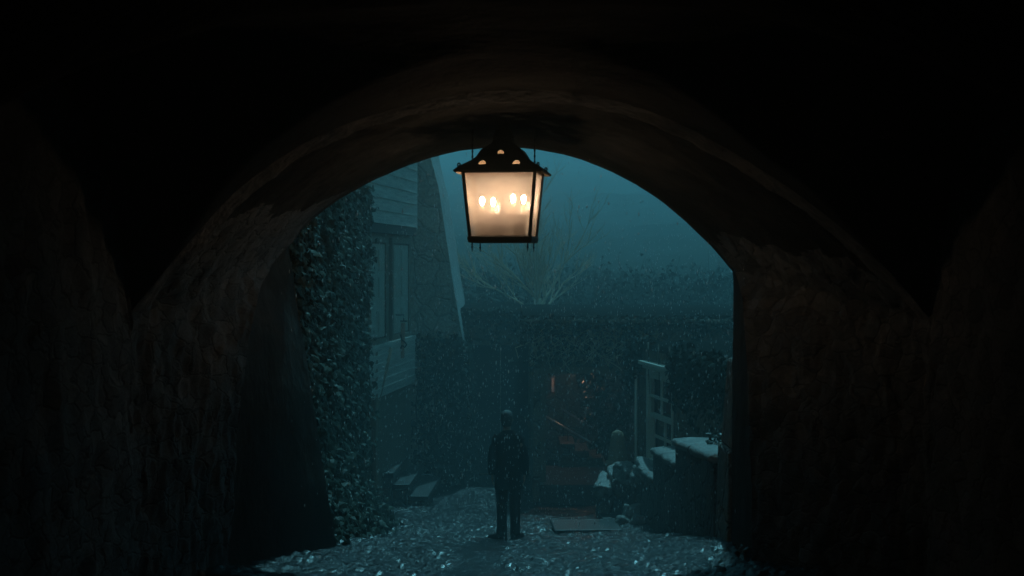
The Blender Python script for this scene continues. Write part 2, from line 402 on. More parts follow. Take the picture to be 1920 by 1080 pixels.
# ------------------------------------------------------------------ lantern
LY = 12.6; SL = LY / F
lx = (944 - 960) * SL; lz = CZ + (HOR - 449) * SL
lan = thing('lantern', 'lit four-sided iron lantern with warm glass hanging under the crown of the arch', 'lantern', (lx, LY, lz), radians(-7))
def sq(w, z): return [Vector((-w, -w, z)), Vector((w, -w, z)), Vector((w, w, z)), Vector((-w, w, z))]
BT, BB, HT = .315, .262, .595        # half widths of the body top and bottom, top of the body
m = MB()                             # base tray
m.loft([sq(BB + .012, -.03), sq(BB + .02, 0), sq(BB + .02, .022), sq(BB + .004, .03)], smooth=False); m.build('base', M['iron'], lan, bevel=.004)
for k in range(4):                   # corner bars
    a = pi / 4 + k * pi / 2; s2 = sqrt(2)
    mm = MB(); mm.tube([(BB * s2 * cos(a), BB * s2 * sin(a), .025), (BT * s2 * cos(a), BT * s2 * sin(a), HT)], .016, 6)
    mm.build('corner_bar', M['iron'], lan)
    mm = MB(); x, y = BB * .93 * s2 * cos(a), BB * .93 * s2 * sin(a)
    mm.tube([(x, y, -.028), (x, y, -.06), (x, y, -.068), (x, y, -.078), (x, y, -.11)], [.007, .006, .011, .006, .002], 6); mm.build('spike', M['iron'], lan)
m = MB()
for k in range(4):
    R = Matrix.Rotation(k * pi / 2, 3, 'Z')
    m.box(R @ Vector((0, -BT + .004, HT - .005)), (BT * 2, .018, .035), R)
m.build('top_rail', M['iron'], lan)
# glass
gm = bpy.data.materials.new('milky_lantern_glass'); gm.use_nodes = True; n_ = gm.node_tree.nodes; l_ = gm.node_tree.links
n_.remove(n_['Principled BSDF'])
tr = n_.new('ShaderNodeBsdfTransparent'); tr.inputs[0].default_value = (.96, .88, .78, 1)
tl = n_.new('ShaderNodeBsdfTranslucent'); tl.inputs[0].default_value = (.94, .80, .68, 1)
df = n_.new('ShaderNodeBsdfDiffuse'); df.inputs[0].default_value = (.80, .66, .52, 1)
gl = n_.new('ShaderNodeBsdfGlossy'); gl.inputs[1].default_value = .15
mx1 = n_.new('ShaderNodeMixShader'); mx1.inputs[0].default_value = .5; l_.new(tl.outputs[0], mx1.inputs[1]); l_.new(df.outputs[0], mx1.inputs[2])
mx2 = n_.new('ShaderNodeMixShader'); l_.new(tr.outputs[0], mx2.inputs[1]); l_.new(mx1.outputs[0], mx2.inputs[2])
mx3 = n_.new('ShaderNodeMixShader'); mx3.inputs[0].default_value = .03; l_.new(mx2.outputs[0], mx3.inputs[1]); l_.new(gl.outputs[0], mx3.inputs[2])
l_.new(mx3.outputs[0], n_['Material Output'].inputs[0])
dz = n_.new('ShaderNodeTexNoise'); dz.inputs['Scale'].default_value = 4.5; dz.inputs['Detail'].default_value = 4
dr = n_.new('ShaderNodeMapRange'); dr.inputs[3].default_value = .24; dr.inputs[4].default_value = .44
l_.new(dz.outputs[0], dr.inputs[0]); l_.new(dr.outputs[0], mx2.inputs[0])
for k in range(4):
    R = Matrix.Rotation(k * pi / 2, 3, 'Z')
    a = [Vector((-BB + .01, -BB + .003, .032)), Vector((BB - .01, -BB + .003, .032)), Vector((BT - .01, -BT + .003, HT - .02)), Vector((-BT + .01, -BT + .003, HT - .02))]
    mm = MB(); mm.add([R @ v for v in a], [(0, 1, 2, 3)]); mm.build('glass_pane', gm, lan, recalc=False)
# roof: hollow ogee shell with half-round vents cut through
prof = [(.392, -.012), (.368, .008), (.335, .035), (.300, .055), (.250, .085), (.215, .115), (.198, .145), (.172, .185), (.122, .222), (.088, .25), (.08, .30)]
m = MB()
outer = [sq(w, HT + z + .01) for w, z in prof]; inner = [sq(w - .012, HT + z - .006) for w, z in prof]
vs = [v for r in outer + inner[::-1] for v in r]; N = len(prof); fs = []
tot = 2 * N
for i in range(tot):
    j = (i + 1) % tot
    if i == N - 1: continue
    for k in range(4): fs.append((i * 4 + k, i * 4 + (k + 1) % 4, j * 4 + (k + 1) % 4, j * 4 + k))
fs.append(tuple((N - 1) * 4 + k for k in range(4))); fs.append(tuple(N * 4 + 3 - k for k in range(4)))
m.add(vs, fs); roof = m.build('roof', M['iron'], lan)
roof.data.materials.append(M['ironw'])
cut = MB()
for R in [Matrix.Rotation(k * pi / 2, 3, 'Z') for k in range(4)]:
    for cx, cz, r in ((-.148, HT + .052, .034), (.148, HT + .052, .034), (0, HT + .152, .030)):
        ring_ = [Vector((cx + r * cos(t), 0, cz + r * 1.05 * sin(t))) for t in np.linspace(0, pi, 13)]
        cut.loft([[R @ (v + Vector((0, -.60, 0))) for v in ring_], [R @ (v + Vector((0, -.12, 0))) for v in ring_]], smooth=False)
cu = cut.build('cutter', None)
bo = roof.modifiers.new('b', 'BOOLEAN'); bo.object = cu; bo.operation = 'DIFFERENCE'; bo.solver = 'EXACT'
cu.parent = lan
bpy.context.view_layer.update()
dg = bpy.context.evaluated_depsgraph_get()
me2 = bpy.data.meshes.new_from_object(roof.evaluated_get(dg)); roof.modifiers.clear(); roof.data = me2
me2.materials.clear(); me2.materials.append(M['iron']); me2.materials.append(M['ironw'])
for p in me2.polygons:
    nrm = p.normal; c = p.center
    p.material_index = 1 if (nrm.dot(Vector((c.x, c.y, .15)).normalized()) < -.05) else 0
bpy.data.objects.remove(cu, do_unlink=True)
m = MB(); m.tube([(0, 0, HT + .30), (0, 0, HT + .36), (0, 0, HT + .43)], [.10, .07, .03], 16); m.build('roof_cap', M['iron'], lan)
for k in range(4):                   # scroll crockets at the roof corners, hanging rods
    a = pi / 4 + k * pi / 2
    mm = MB(); d = Vector((cos(a), sin(a), 0)); c = d * (.342 * sqrt(2)) + Vector((0, 0, HT + .045))
    mm.tube([c + d * (.017 * cos(t)) * (1 - t / 9) + Vector((0, 0, .017 * sin(t) * (1 - t / 9))) for t in np.linspace(-1.5, 5.5, 16)], .007, 6)
    mm.build('scroll', M['iron'], lan)
crown_z = 5.33 - lz
for s in (-1, 1):
    mm = MB(); x = s * .278
    mm.tube([(x, 0, HT + .07), (x, 0, crown_z)], .006, 6)
    for k in range(14): mm.tube([(x, 0, HT + .08 + k * .05), (x, 0, HT + .10 + k * .05)], .009, 6)
    mm.build('hanging_rod', M['iron'], lan)
mm = MB(); mm.tube([(0, 0, HT + .42), (0, 0, crown_z + .05)], .016, 8); mm.build('stem', M['iron'], lan)
# candelabra
em = bpy.data.materials.new('lamp_bulb'); em.use_nodes = True
eb = em.node_tree.nodes['Principled BSDF']; eb.inputs['Base Color'].default_value = (1, .8, .6, 1)
eb.inputs['Emission Color'].default_value = (1, .72, .49, 1); eb.inputs['Emission Strength'].default_value = 178
candle = mat('ivory_sleeve', (.55, .42, .30), .6)
for k, (x, y) in enumerate(((-.176, -.10), (-.105, .10), (.098, -.10), (.172, .06))):
    z = .345 + (.02 if x > 0 else 0)
    mm = MB(); mm.tube([(x, y, .20), (x, y, z - .045)], .013, 10); sl = mm.build('candle_sleeve', candle, lan)
    mm = MB(); mm.tube([(x, y, z - .045), (x, y, z - .03), (x, y, z - .015), (x, y, z + .005), (x, y, z + .022), (x, y, z + .03)], [.009, .016, .021, .021, .014, .003], 12); mm.build('bulb', em, lan)
    mm = MB(); mm.tube([(x, y, .20), (x * .9, y * .9, .16), (x * .4, y * .4, .13), (0, 0, .16)], .008, 6); mm.build('candle_arm', M['darkwood'], lan)
mm = MB(); mm.tube([(0, 0, .03), (0, 0, .06), (0, 0, .16), (0, 0, .30), (0, 0, .36)], [.10, .05, .035, .03, .012], 12); mm.build('candle_stand', M['darkwood'], lan)
for sx in (-1, 1):
    mm = MB(); mm.box((sx * .115, -.03, .125), (.16, .20, .19)); mm.build('ballast_box', M['darkwood'], lan, bevel=.006)

# ------------------------------------------------------------------ person seen from behind
def ell(c, rx, ry, n=18, rot=0, tilt=0):
    out = []
    for k in range(n):
        a = 2 * pi * k / n; v = Vector((rx * cos(a), ry * sin(a), 0))
        v.rotate(Matrix.Rotation(rot, 3, 'Z')); out.append(Vector(c) + v)
    return out
per = thing('person', 'grey haired person in a dark coat standing, back turned, on the wet cobbles', 'person', (P(953, 1008, 20).x, 20, .0), 0)
def remesh(o, vox, sm=4):
    r = o.modifiers.new('r', 'REMESH'); r.mode = 'VOXEL'; r.voxel_size = vox; r.use_smooth_shade = True
    s_ = o.modifiers.new('s', 'SMOOTH'); s_.iterations = sm; s_.factor = .5
HX = -.02
b = MB()
# head (face looks away, +y)
hd = [(1.53, .058, .062, .0), (1.57, .056, .062, .005), (1.60, .062, .078, .015), (1.64, .070, .092, .012), (1.68, .076, .098, .006), (1.72, .077, .098, .0), (1.755, .070, .088, -.003), (1.78, .052, .066, -.005), (1.795, .022, .03, -.005)]
b.loft([ell((HX, y, z), rx, ry, 20) for z, rx, ry, y in hd])
b.loft([ell((HX, .095, 1.655), .006, .006, 8), ell((HX, .118, 1.652), .012, .010, 8), ell((HX, .100, 1.69), .006, .006, 8)])    # nose
for s in (-1, 1): b.loft([ell((HX + s * .078, -.002, 1.635), .004, .01, 8), ell((HX + s * .084, -.006, 1.665), .008, .018, 8), ell((HX + s * .084, -.01, 1.695), .005, .014, 8)])
b.loft([ell((HX, .0, z), rx, ry) for z, rx, ry in ((1.55, .058, .06), (1.50, .065, .065), (1.46, .12, .08), (1.40, .17, .10), (1.2, .155, .10), (1.0, .145, .10), (.92, .16, .105), (.86, .15, .10))])
for s in (-1, 1):
    b.tube([(s * .085, 0, .92), (s * .088, 0, .70), (s * .085, .01, .50), (s * .085, -.01, .40), (s * .085, -.015, .25), (s * .09, -.01, .08), (s * .09, .0, .05)], [.095, .082, .06, .058, .05, .038, .04], 14)
    b.tube([(s * .15, 0, 1.42), (s * .18, -.01, 1.30), (s * .215, -.02, 1.12), (s * .222, .01, .98), (s * .225, .03, .90)], [.055, .05, .042, .034, .028], 12)
    hx = s * .225
    b.loft([ell((hx, .035, .90), .018, .028, 10), ell((hx, .04, .86), .017, .040, 10), ell((hx, .042, .82), .015, .042, 10)])
    for i, (fy, ln) in enumerate(((.012, .062), (.033, .075), (.055, .07), (.075, .055))):
        b.tube([(hx, fy, .825), (hx - s * .004, fy, .80), (hx - s * .014, fy, .80 - ln * .55), (hx - s * .026, fy - .002, .80 - ln * .9)], [.0095, .0085, .008, .0065], 8)
    b.tube([(hx, .07, .875), (hx - s * .012, .092, .845), (hx - s * .018, .096, .815)], [.011, .010, .008], 8)
bo = b.build('body', M['skin'], per); remesh(bo, .007, 2)
for s in (-1, 1):
    e = MB(); e.loft([ell((HX + s * .031, .083, 1.688 + dz_), r_, r_ * .7, 10) for dz_, r_ in ((-.010, .004), (0, .011), (.010, .004))]); e.build('eye', M['white'], per)
h = MB()
hh = [(1.585, .060, .050, -.028), (1.61, .074, .066, -.034), (1.65, .082, .080, -.030), (1.69, .086, .094, -.020), (1.73, .086, .102, -.008), (1.765, .078, .096, -.004), (1.792, .058, .074, -.004), (1.81, .024, .032, -.004)]
rings = []
for z, rx, ry, y in hh:
    rings.append([v + Vector((noise.noise(v * 40) * .005, noise.noise(v * 37) * .005, 0)) for v in ell((HX, y, z), rx, ry, 40)])
h.loft(rings); h.build('hair', M['hair'], per)
c = MB()
SX = .88
prof_c = [(1.535, .068, .068, -.004), (1.515, .085, .078, -.004), (1.49, .135, .092, -.004), (1.465, .178, .105, -.004), (1.43, .202, .118, 0), (1.36, .208, .132, 0), (1.25, .200, .135, 0), (1.12, .190, .130, 0), (1.02, .196, .136, 0), (.90, .212, .150, 0), (.78, .218, .155, -.005), (.70, .222, .158, -.008)]
rings = []
for z, rx, ry, y in prof_c:
    rg = ell((0, y, z), rx * SX if z < 1.5 else rx, ry, 40)
    fold = max(0, (1.15 - z)) * .03
    rg = [v + Vector((v.x, v.y, 0)).normalized() * (fold * noise.noise(Vector((math.atan2(v.y, v.x) * 2.2, z * .6, 3)))) for v in rg]
    rings.append(rg)
c.loft(rings)
for s in (-1, 1):
    c.tube([(s * .135, 0, 1.445), (s * .175, -.005, 1.39), (s * .208, -.012, 1.28), (s * .232, -.022, 1.12), (s * .238, .008, .98), (s * .236, .028, .905)], [.068, .070, .064, .060, .053, .048], 16)
co_ = c.build('coat', M['coat'], per); remesh(co_, .011, 3)
for s in (-1, 1):
    t = MB()
    x0 = -.092 if s < 0 else .098
    rings = []
    for z, r, dx, dy in ((.84, .098, -.01, 0), (.70, .092, 0, 0), (.52, .080, .0, .008), (.36, .074, 0, -.004), (.20, .070, 0, -.01), (.10, .072, 0, -.012), (.055, .074, 0, -.01)):
        rings.append([v + Vector((0, 0, 0)) + (v - Vector((x0, dy, z))) * (.10 * noise.noise(v * 9)) for v in ell((x0 + s * dx, dy, z), r, r * 1.08, 24)])
    t.loft(rings); t.build('trouser_leg', M['trouser'], per)
    sh = MB(); ang = radians(62 if s < 0 else -30)
    R = Matrix.Rotation(ang, 3, 'Z')
    def sec(y, w, h_): return [Vector((x0, -.02, .0)) + R @ Vector((w * cos(a), y, .004 + h_ * max(0, sin(a)) if sin(a) > 0 else .0)) for a in np.linspace(0, 2 * pi, 14, endpoint=False)]
    sh.loft([sec(y, w, h_) for y, w, h_ in ((-.085, .012, .05), (-.075, .033, .085), (-.03, .040, .10), (.03, .041, .09), (.09, .046, .066), (.15, .048, .052), (.20, .036, .042), (.225, .012, .02))])
    sh.build('shoe', M['leather'], per)

# ------------------------------------------------------------------ leaf builder
def leaves_mesh(pts, size, jitter=.6, droop=.4):
    """pts: list of (position, outward normal). Folded five-point leaves in one mesh."""
    m = MB()
    for p, nr in pts:
        s = size * random.uniform(.6, 1.35)
        nn = (nr + Vector((random.gauss(0, jitter), random.gauss(0, jitter), random.gauss(0, jitter) + .25))).normalized()
        down = Vector((random.gauss(0, .5), random.gauss(0, .5), -1 + random.gauss(0, .4)))
        t = (down - nn * down.dot(nn))
        if t.length < 1e-4: continue
        t.normalize(); sd_ = nn.cross(t)
        q = [p - t * s * .1, p + sd_ * s * .5 + t * s * .1 - nn * s * .14, p + sd_ * s * .28 + t * s * .55 - nn * s * .1, p + t * s * 1.0 - nn * s * droop * .4, p - sd_ * s * .28 + t * s * .55 - nn * s * .1, p - sd_ * s * .5 + t * s * .1 - nn * s * .14, p + t * s * .45]
        m.add(q, [(0, 1, 6), (1, 2, 6), (2, 3, 6), (3, 4, 6), (4, 5, 6), (5, 0, 6)])
    return m

# ------------------------------------------------------------------ ivy wall on the left
iw = thing('garden_wall', 'tall battered rubble wall on the left of the street, buried in ivy', 'wall', (0, 0, 0))
def wx(y, z):      # face of the wall at street position y, height z
    return -2.30 + .0 * (y - 18) + max(0, 1.3 - max(0, z - gz(y))) ** 2 * .30
rows = []
for y in np.arange(14.25, 21.6, .12):
    rows.append([disp(Vector((wx(y, gz(y) - .15 + 5.2 * k / 40), y, gz(y) - .15 + 5.2 * k / 40)), Vector((1, 0, 0)), .05, 1.6) for k in range(41)])
far_end = rows[-1]
rows.append([Vector((v.x - 1.2, 21.62, v.z)) for v in far_end])
wo = grid(rows, 'wall_face', M['wallstone'], iw)
m = MB(); m.box((-3.3, 17.8, 5.25), (2.0, 7.2, .3)); m.build('wall_cap', M['wallstone'], iw, bevel=.05)
ivy = thing('ivy', 'dense wet ivy with glinting leaves covering the tall wall on the left', 'ivy')
pts = []
for _ in range(21000):
    y = random.uniform(14.3, 21.65); k = random.random(); z = gz(y) + .02 + 5.1 * k
    cl = noise.noise(Vector((y * .9, z * .9, 5))) + .5 * noise.noise(Vector((y * 2.6, z * 2.6, 2)))
    if cl < -.42: continue
    out = abs(random.gauss(0, .07)) + .10 * max(0, cl) + .02
    pts.append((Vector((wx(y, z) + out, y, z)), Vector((.9, -.35, .3))))
for _ in range(700):
    z = random.uniform(gz(21.6), gz(21.6) + 4.8)
    pts.append((Vector((wx(21.6, z) - random.random() * .6, 21.66 + random.random() * .12, z)), Vector((.3, .9, .3))))
wet = [p for p in pts if random.random() < .05 + .10 * (p[0].y < 15.6)]
leaves_mesh(pts, .085).build('leaves', M['ivymid'], ivy, recalc=False)
leaves_mesh([(p + n_v * .03, n_v) for p, n_v in wet], .05).build('wet_leaves', M['ivy'], ivy, recalc=False)
m = MB()
for _ in range(26):
    y = random.uniform(14.5, 21.4); p = Vector((wx(y, gz(y)) + .03, y, gz(y) - .02)); path = [p]
    for k in range(14):
        y += random.gauss(0, .12); z = p.z + .33 * (k + 1); path.append(Vector((wx(min(21.5, max(14.3, y)), z) + .03, min(21.5, max(14.3, y)), z)))
    m.tube(path, [.022 * (1 - k / 20) for k in range(15)], 5)
m.build('stems', M['stem'], ivy)

# ------------------------------------------------------------------ timber house
A = Vector((-2.30, 21.7, 0)); B = Vector((-1.765, 25.8, 0))
u = (B - A).normalized(); nrm = Vector((u.y, -u.x, 0))        # faces the street
ln = (B - A).length
th = thing('timber_house', 'old weatherboarded timber house with tall shuttered windows, beyond the ivy wall', 'house', A, math.atan2(u.y, u.x))
# local frame: x along the wall (away from camera), -y towards the street, z up
def tb(m, x0, x1, z0, z1, d0, d1): m.box(((x0 + x1) / 2, -(d0 + d1) / 2, (z0 + z1) / 2), (x1 - x0, abs(d1 - d0), z1 - z0))
g0 = gz(24) - .2
m = MB(); tb(m, -.2, ln, 4.52, 7.6, -3, .0); m.build('upper_wall', M['darkwood'], th)
m = MB(); tb(m, -.2, ln - .02, g0, 4.355, -3, -.06); m.build('lower_wall', M['siding2'], th)
m = MB()
for k in range(15):
    z = 4.52 + k * .205
    if z > 7.5: break
    R = Matrix.Rotation(radians(-5), 3, 'X')
    m.box(((ln - .2) / 2 + .0, -.02, z + .10), (ln + .2 - .004 * (k % 3), .03, .215), R)
m.build('weatherboarding', M['siding'], th)
m = MB(); tb(m, ln - .02, ln + .10, 4.48, 7.6, -.05, .03); m.build('corner_board', M['siding'], th)
m = MB(); tb(m, -.2, ln + .02, 4.36, 4.50, -.15, .035); m.build('jetty_beam', M['darkwood'], th)
for k, (x0, x1) in enumerate(((.55, 1.85), (2.25, 3.75))):
    f = MB(); tb(f, x0, x1, 2.565, 2.65, -.07, -.0); tb(f, x0, x1, 4.20, 4.30, -.07, -.0); tb(f, x0, x0 + .09, 2.65, 4.20, -.07, -.0); tb(f, x1 - .09, x1, 2.65, 4.20, -.07, -.0)
    fr = f.build('window', M['siding2'], th, bevel=.006)
    s_ = MB()
    xm = (x0 + x1) / 2
    for a, b_ in ((x0 + .1, xm - .01), (xm + .01, x1 - .1)):
        tb(s_, a, b_, 2.67, 4.18, -.055, -.025)
        for zz in (2.75, 3.3, 3.75): tb(s_, a + .08, b_ - .08, zz, zz + .34, -.0255, -.012)
    s_.build('shutter', M['shutter'], fr, bevel=.004)
m = MB()
for k in range(6):
    z = 1.72 + k * .135; R = Matrix.Rotation(radians(7), 3, 'X'); m.box(((ln + .1) / 2, -.0, z + .06), (ln - .1, .02, .145), R)
tb(m, .1, ln - .02, 2.50, 2.56, -.17, .03)
m.build('apron_boards', M['siding'], th)
m = MB(); tb(m, .95, 1.11, g0 + .1, 2.5, -.15, .01); m.build('corner_post', M['timber'], th, bevel=.01)
m = MB(); m.tube([(1.0, .06, 1.2), (.45, .02, 1.9), (.15, .0, 2.45)], .07, 4, smooth=False); m.build('brace', M['timber'], th)
m = MB(); m.tube([(1.06, .06, 1.45), (1.5, .02, 1.95), (2.0, .0, 2.45)], .06, 4, smooth=False); m.build('brace', M['timber'], th)
m = MB(); tb(m, 1.5, 2.5, g0 + .55, 1.9, -.17, -.12); m.build('door', M['darkwood'], th, bevel=.01)
m = MB(); m.hexa([Vector((-.5, -.35, 7.58)), Vector((ln + .35, -.35, 7.58)), Vector((ln + .35, 3.4, 7.58)), Vector((-.5, 3.4, 7.58))], [Vector((-.5, 1.4, 9.6)), Vector((ln + .3, 1.4, 9.6)), Vector((ln + .3, 1.6, 9.6)), Vector((-.5, 1.6, 9.6))]); m.build('roof', M['roof'], th)

# hanging sign seen almost edge on
sg = thing('hanging_sign', 'narrow faded pink hanging sign with a dark scroll band beside the timber house', 'sign', P(757, 640, 24.2))
m = MB(); m.box((-.012, 0, .12), (.075, .05, .40)); m.box((-.02, 0, -.19), (.062, .05, .20)); m.build('sign_board', M['pink'], sg, bevel=.02)
m = MB(); m.tube([(-.05, -.03, .12), (-.03, -.035, .03), (.03, -.035, -.02), (.05, -.035, -.06), (.02, -.035, -.10), (-.03, -.035, -.07), (-.05, -.03, -.12)], .014, 6); m.build('scroll_band', M['iron'], sg)
m = MB(); m.box((.0, 0, .345), (.12, .06, .02)); m.tube([(0, 0, .35), (0, 0, .45), (-.35, .1, .45)], .012, 6); m.build('bracket', M['iron'], sg)

# ------------------------------------------------------------------ stone tower house
tw = thing('stone_house', 'stone house with a leaning pale plastered corner, right of the timber house', 'house')
Yt, Yb = 27.0, 31.4
xs_ = [(930, -.72), (880, -.83), (640, None), (540, None), (350, None), (295, None), (200, None)]
edge = [(905, 884), (880, 800), (868, 640), (851, 540), (822, 350), (807, 290), (792, 200)]
fr_ = [P(px, py, Yt) for py, px in [(e[1], e[0]) for e in edge]]
fr_ = [P(a, b, Yt) for a, b in [(884, 925), (880, 800), (868, 640), (851, 540), (822, 350), (806, 290), (792, 200)]]
rows = []
for v in resample(fr_, 40):
    rows.append([disp(Vector((-4.2 + (v.x + 4.2) * k / 30, Yt, v.z)), Vector((0, -1, 0)), .03 if 0 < k < 30 else 0, 2.0) for k in range(31)])
grid(rows, 'front_wall', M['tower'], tw)
rows = []
for v in resample(fr_, 40):
    rows.append([disp(Vector((v.x, Yt + (Yb - Yt) * k / 14, v.z)), Vector((1, 0, 0)), .02 if k else 0, 1.5) for k in range(15)])
grid(rows, 'plastered_side', M['render'], tw)
m = MB()
tp = fr_[-1]
m.hexa([Vector((-4.4, Yt - .25, tp.z)), Vector((tp.x + .15, Yt - .25, tp.z)), Vector((tp.x + .15, Yb + .2, tp.z)), Vector((-4.4, Yb + .2, tp.z))], [Vector((-4.4, Yt + 2, tp.z + 2)), Vector((tp.x - .2, Yt + 2, tp.z + 2)), Vector((tp.x - .2, Yt + 2.3, tp.z + 2)), Vector((-4.4, Yt + 2.3, tp.z + 2))]); m.build('roof', M['roof'], tw)

tc = thing('creeper', 'brown wet creeper climbing the foot of the leaning stone house corner', 'creeper')
pts = []; m = MB()
for _ in range(3600):
    k = random.random(); z = gz(27) + k * (2.9 + .7 * noise.noise(Vector((random.random(), 1, 1)))); i = min(range(len(fr_)), key=lambda j: abs(fr_[j].z - z)); xe = np.interp(-z, [-v.z for v in fr_][::1] if fr_[0].z > fr_[-1].z else [-v.z for v in fr_[::-1]], [v.x for v in fr_] if fr_[0].z > fr_[-1].z else [v.x for v in fr_[::-1]])
    if random.random() < .45:
        x = xe - abs(random.gauss(0, .5)); pts.append((Vector((x, Yt - .04 - random.random() * .12, z)), Vector((0, -1, .3))))
    else: pts.append((Vector((xe + .03 + random.random() * .10, Yt + random.random() * 4.0, z)), Vector((1, -.2, .3))))
leaves_mesh(pts, .10).build('leaves', M['ivydark'], tc, recalc=False)
for k in range(7):
    x = -1.0 - .12 * k; m.tube([(x, Yt - .04, gz(27)), (x - .1, Yt - .06, 1.2), (x - .2 + .05 * k, Yt - .05, 2.6)], [.02, .014, .005], 5)
m.build('stems', M['stem'], tc)

# ------------------------------------------------------------------ end building with the open passage
eb_ = thing('end_building', 'low stone building closing the street, with a wide open passage and a tiled roof', 'building')
YE, YB = 24.6, 28.4
X0, X1 = P(852, 0, YB).x, 6.0
ox0, ox1 = P(1013, 0, YE).x, P(1196, 0, YE).x
zo = P(0, 688, YE).z; zs = P(0, 905, YE).z; ze = P(0, 604, YE).z
m = MB()
m.box(((X0 + ox0) / 2, YB + .25, (ze - .6) / 2 - .01), (ox0 - X0, .5, ze + .6))
m.box((ox0 - .06, (YE + YB) / 2 - .002, (ze - .6) / 2 - .005), (.12, YB - YE, ze + .6)); m.box(((ox1 + X1) / 2, YE + .25, (zo - .6) / 2), (X1 - ox1, .5, zo + .6))
m.box(((ox0 + X1) / 2, YE + .25, (zo + ze) / 2 + .001), (X1 - ox0, .5, ze - zo)); m.build('wall', M['endwall'], eb_)
m = MB(); m.box(((X0 + X1) / 2, YE + 6.0, 1.2), (X1 - X0, .3, 3.4)); m.box((ox0 - 1.0, YE + 5.0, 1.2), (.3, 2.0, 3.3)); m.build('rear_wall', M['endwall'], eb_)
m = MB(); m.box(((ox0 - .3 + X1) / 2, YE + 3.0, ze + .06), (X1 - ox0 + .3, 6.5, .12)); m.box(((X0 + ox0 - .32) / 2, YB + 2.5, ze + .057), (ox0 - X0 - .31, 5.4, .11))
rf = m.build('roof', M['roof'], eb_)
m = MB(); m.tube([(ox0 - .3, YE - .30, ze + .02), (X1, YE - .30, ze + .02)], .04, 8); m.build('gutter', M['endwall'], rf)
m = MB(); m.box(((ox0 + ox1) / 2, YE + .2, zo - .06), (ox1 - ox0 - .01, .35, .12)); m.build('lintel', M['timber'], eb_)
m = MB(); m.box(((ox0 + ox1) / 2, YE + .9, zs - .2), (ox1 - ox0 - .01, 2.3, .4)); m.build('floor', M['brick'], eb_)
m = MB(); m.box((ox0 + .05, YE + .22, (zs + zo) / 2), (.1, .3, zo - zs)); m.build('door_jamb', M['timber'], eb_)
xg0, xg1 = P(886, 0, YB).x, ox0 - .16
for xa_, xb_ in ((xg0, (xg0 + xg1) / 2 - .01), ((xg0 + xg1) / 2 + .01, xg1)):
    m = MB(); m.box(((xa_ + xb_) / 2, YB - .02, .95), (xb_ - xa_, .08, 2.55))
    for k in range(5): m.box((xa_ + (k + .5) * (xb_ - xa_) / 5, YB - .07, .95), ((xb_ - xa_) / 5 - .02, .03, 2.5))
    m.build('recess_shade_leaf', M['recess_shade'], eb_)  # dark leaves added where the end wall has an unlit recess
m = MB(); m.box((1.72, YE - .25, zs - .36), (.55, .5, .30)); m.build('doorstep', M['brick'], eb_, bevel=.015)
m = MB()
for k in range(7): m.box((ox0 + .55 + .26 * k, YE + 2.5 + .02 * k, zs + .42 - .13 * k - .6), (.27, 1.2, 1.2))
m.build('inner_stair', M['endwall'], eb_)
# handrails
for (a, b_), Y_ in ((((1008, 772), (1122, 838)), 27.0), (((1052, 766), (1160, 832)), 28.4)):
    p, q = P(*a, Y_), P(*b_, Y_)
    hr = thing('handrail', 'front sloping handrail inside the open passage' if Y_ < 28 else 'rear sloping handrail inside the open passage, above and behind the front one', 'handrail', p, group='handrails in the passage')
    d = q - p
    m = MB(); m.tube([(0, 0, 0), d], .02, 8); m.build('rail', M['steel'], hr)
    for t in (.04, .5, .97):
        m = MB(); c_ = d * t; m.tube([c_, (c_.x, c_.y, c_.z - .8)], .014, 6); m.build('post', M['darkwood'], hr)
# small wall lamp deep in the passage
lp = P(1036, 722, 27.4)
wl = thing('wall_lamp', 'small dim upright wall lamp deep inside the open passage', 'lamp', lp)
em2 = bpy.data.materials.new('dim_tube'); em2.use_nodes = True; e2 = em2.node_tree.nodes['Principled BSDF']
e2.inputs['Base Color'].default_value = (.2, .17, .15, 1); e2.inputs['Emission Color'].default_value = (1, .68, .55, 1); e2.inputs['Emission Strength'].default_value = .04
m = MB(); m.tube([(0, 0, -.13), (0, 0, .13)], .022, 8); m.build('tube', em2, wl)
m = MB(); m.box((0, .04, 0), (.10, .03, .36)); m.tube([(0, .04, -.15), (-.16, .04, -.3), (-.18, .04, -.5)], .014, 6); m.build('bracket', M['darkwood'], wl, bevel=.004)
pl = bpy.data.lights.new('wall_lamp_light', 'POINT'); pl.energy = 4.5; pl.color = (1, .55, .36); pl.shadow_soft_size = .05
po = bpy.data.objects.new('light', pl); COL.objects.link(po); po.location = (.35, -.45, .25); po.parent = wl
# shrub inside the passage on the right
def shrub(name, label, cat, base, h, r, n, size, mat_leaf, stems=5):
    t = thing(name, label, cat, base)
    m = MB(); pts = []; tips = []
    for k in range(stems):
        a = random.uniform(0, 2 * pi); path = [Vector((0, 0, 0))]
        for j in range(1, 6): path.append(Vector((cos(a) * r * .8 * (j / 5) ** 1.3, sin(a) * r * .8 * (j / 5) ** 1.3, h * .9 * j / 5)) + Vector((random.gauss(0, .02), random.gauss(0, .02), 0)))
        m.tube(path, [.014 * (1 - j / 7) for j in range(6)], 5); tips += path[2:]
    m.build('stems', M['stem'], t)
    for _ in range(n):
        c = random.choice(tips); p = c + Vector((random.gauss(0, r * .3), random.gauss(0, r * .3), random.gauss(0, h * .12)))
        p.z = max(.02, p.z)
        pts.append((p, Vector((p.x, p.y - .1, .3)).normalized()))
    leaves_mesh(pts, size, .7).build('foliage', mat_leaf, t, recalc=False)
    return t
shrub('shrub', 'tall brownish shrub inside the right of the open passage', 'shrub', (1.78, 26.3, zs), 1.9, .5, 900, .09, M['leaf'], 8)

